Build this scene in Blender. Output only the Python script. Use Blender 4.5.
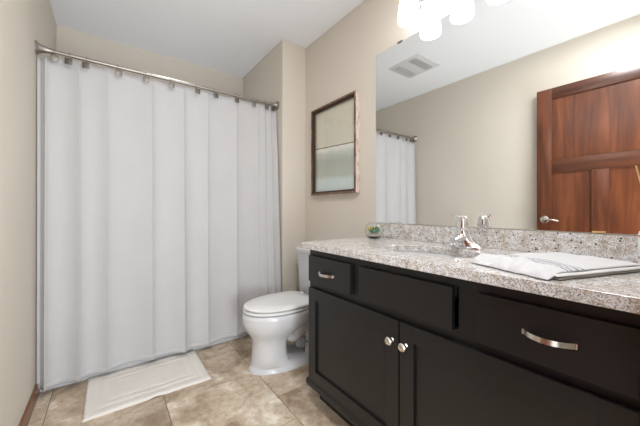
import bpy, bmesh, math, random
from mathutils import Vector, Matrix, noise

# ------------------------------------------------------------------ scene, camera, light
for o in list(bpy.data.objects):
    bpy.data.objects.remove(o)
S = bpy.context.scene
C = S.collection
random.seed(4)
PI = math.pi

YAW = math.radians(36.385)
cam_data = bpy.data.cameras.new('camera')
cam = bpy.data.objects.new('camera', cam_data)
C.objects.link(cam)
cam.location = (0, 0, 1.05)
cam.rotation_euler = (PI / 2, 0, -YAW)
cam_data.sensor_fit = 'HORIZONTAL'
cam_data.sensor_width = 36
cam_data.lens = 286.7 / 640 * 36
cam_data.shift_y = -3.2 / 640
cam_data.clip_start = 0.01
S.camera = cam

S.view_settings.view_transform = 'Standard'
S.view_settings.look = 'None'
S.view_settings.exposure = 0.99
S.view_settings.gamma = 1
S.view_settings.use_curve_mapping = False

world = bpy.data.worlds.new('world')
S.world = world
world.use_nodes = True
bg = world.node_tree.nodes['Background']
bg.inputs[0].default_value = (0.95, 0.97, 1.0, 1)
bg.inputs[1].default_value = 1.0


def area_light(name, loc, rot, sx, sy, power, color=(1, 1, 1)):
    d = bpy.data.lights.new(name, 'AREA')
    d.shape = 'RECTANGLE'
    d.size, d.size_y = sx, sy
    d.energy = power
    d.color = color
    o = bpy.data.objects.new(name, d)
    o.location = loc
    o.rotation_euler = rot
    C.objects.link(o)
    return o


# added fill panel behind the open doorway, shining into the room
area_light('hall_fill', (0.28, -0.55, 1.45), (PI / 2, 0, 0), 0.6, 1.6, 4, (0.93, 0.97, 1.0))
# added unseen fill low behind the doorway, tilted up to brighten the ceiling
area_light('low_fill', (0.36, -0.60, 0.60), (math.radians(122), 0, math.radians(10)), 0.5, 0.6, 16, (0.90, 0.96, 1.0))
# added unseen fill under the ceiling by the door, shining down
cl = area_light('ceiling_fill', (0.36, 0.30, 2.475), (0, 0, 0), 0.35, 0.35, 11, (0.97, 0.985, 1.0))
# added unseen fill over the tub, brightening the alcove
tub_fill_data = bpy.data.lights.new('tub_fill', 'AREA')
tub_fill_data.shape = 'DISK'
tub_fill_data.size = 0.3
tub_fill_data.energy = 3.5
tub_fill_data.spread = math.radians(95)
tub_fill_data.color = (0.97, 0.98, 1.0)

# ------------------------------------------------------------------ node helpers / materials


def new_mat(name):
    m = bpy.data.materials.new(name)
    m.use_nodes = True
    nt = m.node_tree
    return m, nt, nt.nodes['Principled BSDF']


def srgb(r, g, b):
    def f(c):
        c /= 255
        return c / 12.92 if c <= 0.04045 else ((c + 0.055) / 1.055) ** 2.4
    return (f(r), f(g), f(b), 1)


def coords(nt, scale=(1, 1, 1), rot=(0, 0, 0)):
    tc = nt.nodes.new('ShaderNodeTexCoord')
    mp = nt.nodes.new('ShaderNodeMapping')
    mp.inputs['Scale'].default_value = scale
    mp.inputs['Rotation'].default_value = rot
    nt.links.new(tc.outputs['Object'], mp.inputs['Vector'])
    return mp.outputs['Vector']


def noise_node(nt, vec, scale, detail=3, rough=0.5, dist=0):
    n = nt.nodes.new('ShaderNodeTexNoise')
    n.inputs['Scale'].default_value = scale
    n.inputs['Detail'].default_value = detail
    n.inputs['Roughness'].default_value = rough
    n.inputs['Distortion'].default_value = dist
    nt.links.new(vec, n.inputs['Vector'])
    return n


def ramp(nt, fac, stops, interp='LINEAR'):
    r = nt.nodes.new('ShaderNodeValToRGB')
    r.color_ramp.interpolation = interp
    el = r.color_ramp.elements
    while len(el) < len(stops):
        el.new(0.5)
    for e, (p, c) in zip(el, stops):
        e.position = p
        e.color = c
    nt.links.new(fac, r.inputs['Fac'])
    return r.outputs['Color']


def mix(nt, fac, a, b, mode='MIX'):
    n = nt.nodes.new('ShaderNodeMix')
    n.data_type = 'RGBA'
    n.blend_type = mode
    for sock, v in ((n.inputs[0], fac), (n.inputs[6], a), (n.inputs[7], b)):
        if hasattr(v, 'is_output'):
            nt.links.new(v, sock)
        else:
            sock.default_value = v
    return n.outputs[2]


def bump(nt, p, height, strength, dist=0.01):
    b = nt.nodes.new('ShaderNodeBump')
    b.inputs['Strength'].default_value = strength
    b.inputs['Distance'].default_value = dist
    nt.links.new(height, b.inputs['Height'])
    nt.links.new(b.outputs['Normal'], p.inputs['Normal'])


def plain(name, col, rough=0.5, metal=0, coat=0, spec=None, nscale=None, nstr=0.1, ndist=0.002, var=0.04):
    """procedural material: base colour with a soft noise variation and a fine bump"""
    m, nt, p = new_mat(name)
    v = coords(nt)
    n = noise_node(nt, v, nscale or 30)
    dark = tuple(c * (1 - var) for c in col[:3]) + (1,)
    lite = tuple(min(1, c * (1 + var)) for c in col[:3]) + (1,)
    nt.links.new(ramp(nt, n.outputs['Fac'], [(0.3, dark), (0.7, lite)]), p.inputs['Base Color'])
    p.inputs['Roughness'].default_value = rough
    p.inputs['Metallic'].default_value = metal
    p.inputs['Coat Weight'].default_value = coat
    p.inputs['Coat Roughness'].default_value = 0.08
    if spec is not None:
        p.inputs['Specular IOR Level'].default_value = spec
    if nscale:
        bump(nt, p, n.outputs['Fac'], nstr, ndist)
    return m


def wood(name, dark, mid, light, axis, rough=0.32):
    m, nt, p = new_mat(name)
    sc = [17, 17, 17]
    sc[axis] = 1.3
    v = coords(nt, tuple(sc))
    n = noise_node(nt, v, 1.0, 5, 0.6, 0.6)
    sc2 = [3.0, 3.0, 3.0]
    sc2[axis] = 0.7
    n2 = noise_node(nt, coords(nt, tuple(sc2)), 2.0, 2, 0.5, 0.3)
    c1 = ramp(nt, n.outputs['Fac'], [(0.28, dark), (0.52, mid), (0.78, light)])
    c2 = ramp(nt, n2.outputs['Fac'], [(0.3, (0.72, 0.66, 0.62, 1)), (0.7, (1.15, 1.1, 1.05, 1))])
    nt.links.new(mix(nt, 1.0, c1, c2, 'MULTIPLY'), p.inputs['Base Color'])
    p.inputs['Roughness'].default_value = rough
    p.inputs['Coat Weight'].default_value = 0.25
    p.inputs['Coat Roughness'].default_value = 0.25
    bump(nt, p, n.outputs['Fac'], 0.15, 0.002)
    return m


def granite(name):
    m, nt, p = new_mat(name)
    v = coords(nt)
    nz = noise_node(nt, v, 38, 3)
    base = ramp(nt, nz.outputs['Fac'], [(0.30, srgb(182, 162, 140)), (0.44, srgb(206, 199, 192)), (0.60, srgb(228, 228, 229))])

    def cells(scale):
        vo = nt.nodes.new('ShaderNodeTexVoronoi')
        vo.inputs['Scale'].default_value = scale
        nt.links.new(v, vo.inputs['Vector'])
        sep = nt.nodes.new('ShaderNodeSeparateColor')
        nt.links.new(vo.outputs['Color'], sep.inputs[0])
        return vo, sep
    vo, sep = cells(380)
    spk = ramp(nt, sep.outputs[0], [(0.0, (0, 0, 0, 1)), (0.45, (0, 0, 0, 1)), (0.55, (0.8, 0.8, 0.8, 1))])
    spc = ramp(nt, sep.outputs[1], [(0.0, srgb(142, 140, 139)), (0.30, srgb(166, 144, 122)), (0.40, srgb(172, 171, 170)), (0.62, srgb(226, 226, 226)), (0.88, srgb(88, 83, 80))], 'CONSTANT')
    c = mix(nt, spk, base, spc)
    vo2, sep2 = cells(110)
    dk = ramp(nt, sep2.outputs[0], [(0.0, (0, 0, 0, 1)), (0.90, (0, 0, 0, 1)), (0.92, (1, 1, 1, 1))])
    near = ramp(nt, vo2.outputs['Distance'], [(0.26, (1, 1, 1, 1)), (0.40, (0, 0, 0, 1))])
    dk = mix(nt, 1.0, dk, near, 'MULTIPLY')
    c = mix(nt, dk, c, srgb(60, 53, 50))
    nt.links.new(c, p.inputs['Base Color'])
    p.inputs['Roughness'].default_value = 0.14
    p.inputs['Specular IOR Level'].default_value = 0.6
    return m


def tile_mat():
    m, nt, p = new_mat('travertine_tile')
    v = coords(nt)
    geo = nt.nodes.new('ShaderNodeNewGeometry')
    wv = nt.nodes.new('ShaderNodeVectorMath')
    wv.operation = 'MULTIPLY_ADD'
    wv.inputs[1].default_value = (1, 1, 1)
    cx = nt.nodes.new('ShaderNodeCombineXYZ')
    mul = nt.nodes.new('ShaderNodeMath')
    mul.operation = 'MULTIPLY'
    mul.inputs[1].default_value = 37
    nt.links.new(geo.outputs['Random Per Island'], mul.inputs[0])
    nt.links.new(mul.outputs[0], cx.inputs[0])
    nt.links.new(mul.outputs[0], cx.inputs[2])
    nt.links.new(v, wv.inputs[0])
    nt.links.new(cx.outputs[0], wv.inputs[2])
    a = noise_node(nt, wv.outputs[0], 5.5, 5, 0.62, 0.8)
    b = noise_node(nt, wv.outputs[0], 32, 4, 0.65, 0.4)
    ca = ramp(nt, a.outputs['Fac'], [(0.34, srgb(158, 138, 116)), (0.46, srgb(188, 169, 147)), (0.56, srgb(206, 189, 168)), (0.68, srgb(230, 220, 205))])
    cb = ramp(nt, b.outputs['Fac'], [(0.30, (0.74, 0.71, 0.69, 1)), (0.55, (1, 1, 1, 1)), (0.75, (1.10, 1.10, 1.10, 1))])
    c = mix(nt, 1.0, ca, cb, 'MULTIPLY')
    tint = ramp(nt, geo.outputs['Random Per Island'], [(0, (0.88, 0.87, 0.86, 1)), (1, (1.06, 1.06, 1.05, 1))])
    nt.links.new(mix(nt, 1.0, c, tint, 'MULTIPLY'), p.inputs['Base Color'])
    p.inputs['Roughness'].default_value = 0.42
    bump(nt, p, b.outputs['Fac'], 0.12, 0.002)
    return m


def cloth(name, col, weave=900, strength=0.25, transl=0.0, rough=0.85, dist=0.001, axis_scale=(1, 1, 1)):
    m, nt, p = new_mat(name)
    v = coords(nt, axis_scale)
    n = noise_node(nt, v, weave, 2)
    big = noise_node(nt, coords(nt), 6, 2)
    c = ramp(nt, big.outputs['Fac'], [(0.3, tuple(x * 0.97 for x in col[:3]) + (1,)), (0.7, col)])
    nt.links.new(c, p.inputs['Base Color'])
    p.inputs['Roughness'].default_value = rough
    p.inputs['Sheen Weight'].default_value = 0.15
    bump(nt, p, n.outputs['Fac'], strength, dist)
    if transl:
        out = nt.nodes['Material Output']
        t = nt.nodes.new('ShaderNodeBsdfTranslucent')
        t.inputs['Color'].default_value = col
        mx = nt.nodes.new('ShaderNodeMixShader')
        mx.inputs[0].default_value = transl
        nt.links.new(p.outputs[0], mx.inputs[1])
        nt.links.new(t.outputs[0], mx.inputs[2])
        nt.links.new(mx.outputs[0], out.inputs['Surface'])
    return m


def thin_glass(name, refl=1.0, tint=(0.97, 0.985, 0.98, 1)):
    """clear pane: see-through with a mirror-like Fresnel reflection"""
    m = bpy.data.materials.new(name)
    m.use_nodes = True
    nt = m.node_tree
    nt.nodes.clear()
    out = nt.nodes.new('ShaderNodeOutputMaterial')
    tr = nt.nodes.new('ShaderNodeBsdfTransparent')
    tr.inputs[0].default_value = tint
    gl = nt.nodes.new('ShaderNodeBsdfGlossy')
    gl.inputs['Roughness'].default_value = 0.02
    lw = nt.nodes.new('ShaderNodeLayerWeight')
    lw.inputs['Blend'].default_value = 0.5
    pw = nt.nodes.new('ShaderNodeMath')
    pw.operation = 'POWER'
    pw.inputs[1].default_value = 4
    nt.links.new(lw.outputs['Facing'], pw.inputs[0])
    ml = nt.nodes.new('ShaderNodeMath')
    ml.operation = 'MULTIPLY_ADD'
    ml.use_clamp = True
    ml.inputs[1].default_value = 0.9
    ml.inputs[2].default_value = 0.04 * refl
    nt.links.new(pw.outputs[0], ml.inputs[0])
    mx = nt.nodes.new('ShaderNodeMixShader')
    nt.links.new(ml.outputs[0], mx.inputs[0])
    nt.links.new(tr.outputs[0], mx.inputs[1])
    nt.links.new(gl.outputs[0], mx.inputs[2])
    nt.links.new(mx.outputs[0], out.inputs['Surface'])
    return m


M = {}
M['wall'] = plain('wall_paint', srgb(211, 203, 191), 0.85, nscale=260, nstr=0.08, ndist=0.001, var=0.01)
M['ceiling'] = plain('ceiling_paint', srgb(240, 243, 247), 0.9, nscale=200, nstr=0.1, ndist=0.001, var=0.01)
M['tile'] = tile_mat()
M['grout'] = plain('grout', srgb(140, 122, 104), 0.9, nscale=220, nstr=0.3)
M['trim_y'] = wood('stained_trim_along_y', srgb(66, 36, 18), srgb(116, 70, 38), srgb(146, 92, 54), 1)
M['trim_x'] = wood('stained_trim_along_x', srgb(66, 36, 18), srgb(116, 70, 38), srgb(146, 92, 54), 0)
M['wood_z'] = wood('door_wood_upright', srgb(62, 31, 17), srgb(100, 54, 30), srgb(130, 75, 43), 2)
M['wood_y'] = wood('door_wood_across', srgb(54, 29, 18), srgb(84, 47, 30), srgb(108, 63, 41), 1)
M['black'] = plain('black_cabinet_paint', srgb(16, 15, 16), 0.42, coat=0.08, nscale=350, nstr=0.05, ndist=0.0006, var=0.12)
M['nickel'] = plain('brushed_nickel', (0.72, 0.68, 0.62, 1), 0.24, 1, var=0.04)
M['dark_nickel'] = plain('dark_brushed_nickel', (0.36, 0.33, 0.30, 1), 0.42, 1, var=0.05)
M['plate'] = plain('antique_nickel_plate', (0.17, 0.155, 0.14, 1), 0.4, 1, var=0.1)
M['chrome'] = plain('chrome', (0.86, 0.87, 0.88, 1), 0.06, 1, var=0.01)
M['porcelain'] = plain('white_porcelain', srgb(206, 207, 209), 0.12, coat=0.3, var=0.005)
M['plastic'] = plain('white_plastic', srgb(228, 228, 227), 0.28, var=0.01)
M['tub'] = plain('white_acrylic', srgb(222, 223, 225), 0.2, var=0.01)
M['granite'] = granite('speckled_granite')
M['curtain'] = cloth('white_curtain_cloth', srgb(199, 198, 199), 420, 0.35, 0.12, dist=0.0015, axis_scale=(0.22, 0.22, 1))
M['liner'] = cloth('frosted_liner', srgb(205, 207, 212), 60, 0.1, 0.35, 0.4)
M['mat'] = cloth('white_mat_pile', srgb(226, 221, 214), 300, 0.7, 0, dist=0.004)
M['vent'] = plain('vent_white', srgb(214, 214, 214), 0.5, var=0.01)
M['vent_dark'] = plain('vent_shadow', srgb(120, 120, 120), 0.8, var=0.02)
M['glass'] = thin_glass('clear_glass', 1.6)
M['pane'] = thin_glass('picture_glass', 2.4)
M['soil'] = plain('dark_pebble_soil', srgb(44, 36, 30), 0.9, nscale=220, nstr=0.9, ndist=0.006, var=0.4)
M['sand'] = plain('pale_gravel', srgb(205, 196, 184), 0.9, nscale=260, nstr=0.8, ndist=0.004, var=0.2)
M['leaf'] = plain('succulent_green', srgb(86, 142, 112), 0.5, var=0.25, nscale=80)
M['leaf2'] = plain('moss_green', srgb(96, 116, 50), 0.6, var=0.3, nscale=120)
M['leaf3'] = plain('succulent_yellow', srgb(206, 170, 78), 0.5, var=0.2, nscale=80)
M['reed'] = plain('reed_tan', srgb(206, 165, 112), 0.7, var=0.08, nscale=200)
M['black_rubber'] = plain('dark_plastic', srgb(26, 25, 25), 0.5, var=0.05)


def mirror_mat():
    m, nt, p = new_mat('silvered_mirror')
    p.inputs['Base Color'].default_value = (0.90, 0.91, 0.905, 1)
    p.inputs['Metallic'].default_value = 1
    p.inputs['Roughness'].default_value = 0.0
    return m


M['mirror'] = mirror_mat()


def shade_mat():
    m, nt, p = new_mat('lit_opal_glass')
    p.inputs['Base Color'].default_value = (0.95, 0.94, 0.92, 1)
    p.inputs['Roughness'].default_value = 0.3
    p.inputs['Emission Color'].default_value = (1.0, 0.985, 0.975, 1)
    p.inputs['Emission Strength'].default_value = 2.9
    return m


M['shade'] = shade_mat()


def frame_mat():
    m, nt, p = new_mat('weathered_barn_wood')
    n = noise_node(nt, coords(nt, (14, 14, 3)), 4, 5, 0.65, 0.5)
    c = ramp(nt, n.outputs['Fac'], [(0.3, srgb(70, 48, 38)), (0.5, srgb(112, 86, 70)), (0.68, srgb(168, 146, 130))])
    nt.links.new(c, p.inputs['Base Color'])
    p.inputs['Roughness'].default_value = 0.8
    bump(nt, p, n.outputs['Fac'], 0.4, 0.003)
    return m


def frame_side_mat():
    m, nt, p = new_mat('lit_whitish_barn_wood')  # whitish wood, with the light on the outer sides put into its colour
    n = noise_node(nt, coords(nt, (14, 14, 3)), 6, 5, 0.65, 0.5)
    c = ramp(nt, n.outputs['Fac'], [(0.3, srgb(150, 128, 116)), (0.5, srgb(205, 190, 180)), (0.7, srgb(226, 214, 206))])
    nt.links.new(c, p.inputs['Base Color'])
    p.inputs['Roughness'].default_value = 0.8
    bump(nt, p, n.outputs['Fac'], 0.4, 0.003)
    return m


M['frame'] = frame_mat()
M['frame_side'] = frame_side_mat()
M['frame_dark'] = plain('dark_walnut_lip', srgb(62, 40, 30), 0.7, nscale=90, nstr=0.3, var=0.25)


def image_mat():
    """banded image: pale top, thin dark line, ragged white, grey-green and pale blue bands"""
    m, nt, p = new_mat('banded_image')
    tc = nt.nodes.new('ShaderNodeTexCoord')
    sp = nt.nodes.new('ShaderNodeSeparateXYZ')
    nt.links.new(tc.outputs['Object'], sp.inputs[0])
    n = noise_node(nt, coords(nt), 14, 4, 0.6)
    tilt = nt.nodes.new('ShaderNodeMath'); tilt.operation = 'MULTIPLY_ADD'
    tilt.inputs[1].default_value = -0.05
    nt.links.new(sp.outputs['Y'], tilt.inputs[0])
    nt.links.new(sp.outputs['Z'], tilt.inputs[2])
    ad = nt.nodes.new('ShaderNodeMath'); ad.operation = 'MULTIPLY_ADD'
    ad.inputs[1].default_value = 0.05
    nt.links.new(n.outputs['Fac'], ad.inputs[0])
    nt.links.new(tilt.outputs[0], ad.inputs[2])
    mr = nt.nodes.new('ShaderNodeMapRange')
    mr.inputs['From Min'].default_value = 0.0
    mr.inputs['From Max'].default_value = 0.70
    nt.links.new(ad.outputs[0], mr.inputs['Value'])
    c = ramp(nt, mr.outputs[0], [(0.0, srgb(216, 224, 222)), (0.20, srgb(212, 222, 220)), (0.25, srgb(190, 194, 180)), (0.40, srgb(182, 186, 172)),
                                 (0.43, srgb(184, 188, 176)), (0.50, srgb(206, 208, 198)), (0.55, srgb(240, 238, 230)), (0.575, srgb(222, 214, 196)), (1.0, srgb(222, 214, 196))])
    mr2 = nt.nodes.new('ShaderNodeMapRange')
    mr2.inputs['From Min'].default_value = 0.372
    mr2.inputs['From Max'].default_value = 0.382
    nt.links.new(tilt.outputs[0], mr2.inputs['Value'])
    ln = ramp(nt, mr2.outputs[0], [(0.0, (0, 0, 0, 1)), (0.3, (1, 1, 1, 1)), (0.7, (1, 1, 1, 1)), (1.0, (0, 0, 0, 1))])
    nt.links.new(mix(nt, ln, c, srgb(96, 88, 74)), p.inputs['Base Color'])
    p.inputs['Roughness'].default_value = 0.7
    return m


M['print'] = image_mat()


def towel_mat():
    m, nt, p = new_mat('striped_white_towel')
    tc = nt.nodes.new('ShaderNodeTexCoord')
    at = nt.nodes.new('ShaderNodeAttribute')
    at.attribute_name = 'along'
    v = noise_node(nt, coords(nt), 700, 2)
    s = ramp(nt, at.outputs['Fac'], [(0.0, (0, 0, 0, 1)), (0.185, (1, 1, 1, 1)), (0.205, (0, 0, 0, 1)), (0.225, (1, 1, 1, 1)), (0.245, (0, 0, 0, 1)),
                                     (0.285, (1, 1, 1, 1)), (0.315, (0, 0, 0, 1)), (0.345, (1, 1, 1, 1)), (0.365, (0, 0, 0, 1))], 'CONSTANT')
    nt.links.new(mix(nt, s, srgb(212, 212, 214), srgb(140, 143, 154)), p.inputs['Base Color'])
    p.inputs['Roughness'].default_value = 0.9
    p.inputs['Sheen Weight'].default_value = 0.2
    bump(nt, p, v.outputs['Fac'], 0.5, 0.002)
    return m


M['towel'] = towel_mat()
M['towel_plain'] = cloth('plain_white_towel', srgb(214, 214, 214), 600, 0.5)
M['towel_fold'] = cloth('grey_towel_edge', srgb(176, 172, 166), 500, 0.5)

# ------------------------------------------------------------------ mesh helpers


def bx(bm, x0, x1, y0, y1, z0, z1, bev=0.0, seg=2, rot=None, piv=None):
    t = bmesh.new()
    bmesh.ops.create_cube(t, size=1)
    for v in t.verts:
        v.co = Vector((x0 + (v.co.x + .5) * (x1 - x0), y0 + (v.co.y + .5) * (y1 - y0), z0 + (v.co.z + .5) * (z1 - z0)))
    if bev:
        bmesh.ops.bevel(t, geom=list(t.edges), offset=bev, segments=seg, profile=0.6, affect='EDGES')
    if rot is not None:
        pv = Vector(piv)
        for v in t.verts:
            v.co = rot @ (v.co - pv) + pv
    me = bpy.data.meshes.new('tmp')
    t.to_mesh(me)
    t.free()
    bm.from_mesh(me)
    bpy.data.meshes.remove(me)
    return bm


def box(*a, **k):
    return bx(bmesh.new(), *a, **k)


def rings(bm, rs, close_start=True, close_end=True, loop=False):
    vs = [[bm.verts.new(p) for p in r] for r in rs]
    n = len(vs[0])
    rng = range(len(vs)) if loop else range(len(vs) - 1)
    for i in rng:
        a, b = vs[i], vs[(i + 1) % len(vs)]
        for j in range(n):
            bm.faces.new((a[j], a[(j + 1) % n], b[(j + 1) % n], b[j]))
    if not loop:
        if close_start:
            bm.faces.new(list(reversed(vs[0])))
        if close_end:
            bm.faces.new(vs[-1])
    return bm


def lathe(bm, prof, c, axis='z', n=28, close=True):
    """profile of (radius, height) pairs turned about an axis through c"""
    rs = []
    for r, h in prof:
        ring = []
        for k in range(n):
            a = 2 * PI * k / n
            u, w = max(r, 1e-5) * math.cos(a), max(r, 1e-5) * math.sin(a)
            p = {'z': (u, w, h), 'x': (h, u, w), '-x': (-h, w, u), 'y': (w, h, u)}[axis]
            ring.append(Vector(c) + Vector(p))
        rs.append(ring)
    return rings(bm, rs, close, close)


def tube(bm, pts, rad, n=12, flat=1.0, up=(0, 0, 1), smooth=6, cap=True):
    """tube along a path; rad is one number or a list; flat squashes it along the frame's up"""
    P = [Vector(p) for p in pts]
    Rr = rad if isinstance(rad, (list, tuple)) else [rad] * len(P)
    if smooth and len(P) > 2:
        Q, RR = [], []
        for i in range(len(P) - 1):
            p0, p1, p2, p3 = P[max(i - 1, 0)], P[i], P[i + 1], P[min(i + 2, len(P) - 1)]
            for k in range(smooth):
                t = k / smooth
                Q.append(0.5 * ((2 * p1) + (p2 - p0) * t + (2 * p0 - 5 * p1 + 4 * p2 - p3) * t * t + (3 * p1 - p0 - 3 * p2 + p3) * t ** 3))
                RR.append(Rr[i] * (1 - t) + Rr[i + 1] * t)
        Q.append(P[-1])
        RR.append(Rr[-1])
        P, Rr = Q, RR
    rs = []
    up = Vector(up)
    for i, p in enumerate(P):
        t = (P[min(i + 1, len(P) - 1)] - P[max(i - 1, 0)]).normalized()
        s = t.cross(up)
        if s.length < 1e-3:
            s = t.cross(Vector((0, 1, 0.01)))
        s.normalize()
        w = s.cross(t).normalized()
        rs.append([p + Rr[i] * (math.cos(2 * PI * k / n) * s + flat * math.sin(2 * PI * k / n) * w) for k in range(n)])
    return rings(bm, rs, cap, cap)


def sphere(bm, c, r, sx=1, sy=1, sz=1, u=20, v=12):
    t = bmesh.new()
    bmesh.ops.create_uvsphere(t, u_segments=u, v_segments=v, radius=r)
    for q in t.verts:
        q.co = Vector((q.co.x * sx, q.co.y * sy, q.co.z * sz)) + Vector(c)
    me = bpy.data.meshes.new('tmp')
    t.to_mesh(me)
    t.free()
    bm.from_mesh(me)
    bpy.data.meshes.remove(me)
    return bm


def wloc(o):
    v = Vector((0, 0, 0))
    while o is not None:
        v += o.location
        o = o.parent
    return v


def obj(name, bm, mat, parent=None, loc=None, smooth=True, angle=35):
    """link the bmesh (world coordinates) as ONE mesh object, origin at its parent's base or at loc"""
    base = wloc(parent) if parent is not None else Vector(loc or (0, 0, 0))
    bmesh.ops.recalc_face_normals(bm, faces=list(bm.faces))
    for v in bm.verts:
        v.co -= base
    me = bpy.data.meshes.new(name)
    bm.to_mesh(me)
    bm.free()
    for m in (mat if isinstance(mat, (list, tuple)) else [mat]):
        me.materials.append(m)
    if smooth:
        me.shade_smooth()
        me.set_sharp_from_angle(angle=math.radians(angle))
    o = bpy.data.objects.new(name, me)
    if parent is not None:
        o.parent = parent
    else:
        o.location = base
    C.objects.link(o)
    return o


def tag(o, label, cat, group=None):
    o['label'] = label
    o['category'] = cat
    if group:
        o['group'] = group
    return o


def thing(name, label, cat, loc, group=None):
    o = bpy.data.objects.new(name, None)
    o.empty_display_size = 0.05
    o.location = loc
    C.objects.link(o)
    return tag(o, label, cat, group)


def struct(name, bm, mat, loc=None, smooth=False, parent=None):
    o = obj(name, bm, mat, parent, loc, smooth)
    if parent is None:
        o['kind'] = 'structure'
    return o


def dup(root, delta, label):
    r = root.copy()
    C.objects.link(r)
    r.location = root.location + Vector(delta)
    r['label'] = label
    for ch in list(root.children):
        c = ch.copy()
        C.objects.link(c)
        c.parent = r
        for g in ch.children:
            d = g.copy()
            C.objects.link(d)
            d.parent = c
    return r


# ------------------------------------------------------------------ the room
XL, XR = -0.329, 1.42          # left wall, vanity wall
YF, YB = 0.030, 3.03           # doorway wall, tub back wall
XJ, YJ = 1.184, 2.142          # outside corner of the wall at the tub's end
ZC = 2.497
TH = 0.12
OX0, OX1, OZ = -0.262, 0.585, 2.13   # doorway

# floor: grout bed with the tiles laid in it (one mesh)
bm = box(XL - TH, XR + TH, -1.2, YB + TH, -0.05, -0.003)
for f in bm.faces:
    f.material_index = 1
cols = [-0.77, -0.26, 0.25, 0.765, 1.275, 1.785]
offs = [1.60, 1.86, 1.745, 1.44, 1.70]
G = 0.002
for i in range(5):
    x0, x1 = max(cols[i], XL - 0.1), min(cols[i + 1], XR + 0.1)
    y = offs[i] - 7 * 0.51
    while y < YB + 0.1:
        a, b = max(y, -1.2), min(y + 0.51, YB + 0.1)
        if b - a > 0.02:
            bx(bm, x0 + G, x1 - G, a + G, b - G, -0.01, 0.0, 0.0015, 1)
        y += 0.51
struct('floor', bm, [M['tile'], M['grout']])

struct('ceiling', box(XL - TH, XR + TH, -0.065, YB + TH, ZC, ZC + 0.1), M['ceiling'])
struct('wall_left', box(XL - TH, XL, -0.065, YB + TH, 0, ZC), M['wall'])
struct('wall_right', box(XR, XR + TH, -0.065, YB + TH, 0, ZC), M['wall'])
struct('wall_back', box(XL, XR, YB, YB + TH, 0, ZC), M['wall'])
struct('wall_end', box(XJ, XR, YJ, YB, 0, ZC, 0.004, 2), M['wall'])
bm = box(XL, OX0 - 0.02, YF - TH, YF, 0, ZC)
bx(bm, OX1 + 0.02, XR, YF - TH, YF, 0, ZC)
bx(bm, OX0 - 0.02, OX1 + 0.02, YF - TH, YF, OZ + 0.02, ZC)
struct('wall_front', bm, M['wall'])
# doorway jamb and casing
bm = box(OX0 - 0.02, OX0, YF - TH, YF, 0, OZ + 0.02, 0.001)
bx(bm, OX1, OX1 + 0.02, YF - TH, YF, 0, OZ + 0.02, 0.001)
bx(bm, OX0, OX1, YF - TH, YF, OZ, OZ + 0.02, 0.001)
struct('trim_1', bm, M['wood_z'])
bm = box(XL, OX0 - 0.006, YF, YF + 0.014, 0, OZ + 0.07, 0.003)
bx(bm, OX1 + 0.006, OX1 + 0.07, YF, YF + 0.014, 0, OZ + 0.07, 0.003)
bx(bm, OX0 - 0.006, OX1 + 0.006, YF, YF + 0.014, OZ + 0.006, OZ + 0.07, 0.003)
struct('trim_2', bm, M['wood_z'])
# stained baseboards
struct('baseboard_left', box(XL, XL + 0.012, 0.07, 2.28, 0, 0.076, 0.003), M['trim_y'])
struct('baseboard_right', box(XR - 0.012, XR, 1.33, YJ, 0, 0.076, 0.003), M['trim_y'])
struct('baseboard_end', box(XJ, XR - 0.013, YJ - 0.012, YJ, 0, 0.076, 0.003), M['trim_x'])

# ------------------------------------------------------------------ door, swung open against the left wall
DX0, DX1 = -0.300, -0.265
DY0, DY1, DZ0, DZ1 = 0.09, 0.918, 0.012, 2.105
door = thing('door_1', 'dark stained three panel wooden door standing open against the left wall', 'door', ((DX0 + DX1) / 2, (DY0 + DY1) / 2, 0))
door['kind'] = 'structure'
ST = 0.106
obj('stile', box(DX0, DX1, DY1 - ST, DY1, DZ0, DZ1, 0.002), M['wood_z'], door)
obj('stile', box(DX0, DX1, DY0, DY0 + ST, DZ0, DZ1, 0.002), M['wood_z'], door)
iy0, iy1 = DY0 + ST, DY1 - ST
obj('top_rail', box(DX0, DX1, iy0, iy1, DZ1 - 0.095, DZ1, 0.002), M['wood_y'], door)
obj('middle_rail', box(DX0, DX1, iy0, iy1, 1.37, 1.484, 0.002), M['wood_y'], door)
obj('bottom_rail', box(DX0, DX1, iy0, iy1, DZ0, 0.24, 0.002), M['wood_y'], door)
obj('mullion', box(DX0, DX1, 0.453, 0.555, 0.24, 1.37, 0.002), M['wood_z'], door)
for (a, b, z0, z1) in ((iy0, iy1, 1.484, DZ1 - 0.095), (0.555, iy1, 0.24, 1.37), (iy0, 0.453, 0.24, 1.37)):
    obj('panel', box(DX0 + 0.012, DX1 - 0.012, a - 0.004, b + 0.004, z0 - 0.004, z1 + 0.004), M['wood_z'], door)
bm = lathe(bmesh.new(), [(0.001, 0), (0.033, 0), (0.033, 0.006), (0.028, 0.012), (0.013, 0.016), (0.012, 0.045), (0.001, 0.046)], (DX1, 0.862, 0.965), 'x')
tube(bm, [(DX1 + 0.040, 0.868, 0.965), (DX1 + 0.044, 0.83, 0.966), (DX1 + 0.044, 0.79, 0.962), (DX1 + 0.040, 0.755, 0.952)], [0.010, 0.009, 0.008, 0.006], 12)
h = obj('lever_handle', bm, M['nickel'], door)
h['label'] = 'brushed nickel lever handle'
for z in (0.25, 1.05, 1.88):
    obj('hinge', lathe(bmesh.new(), [(0.006, z - 0.045), (0.006, z + 0.045)], (DX1 - 0.004, DY0 - 0.008, 0), 'z', 10), M['nickel'], door)

# ------------------------------------------------------------------ bathtub
tub = thing('bathtub', 'white bathtub with its apron showing under the shower curtain', 'bathtub', ((XL + XJ) / 2, 2.65, 0))


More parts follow.
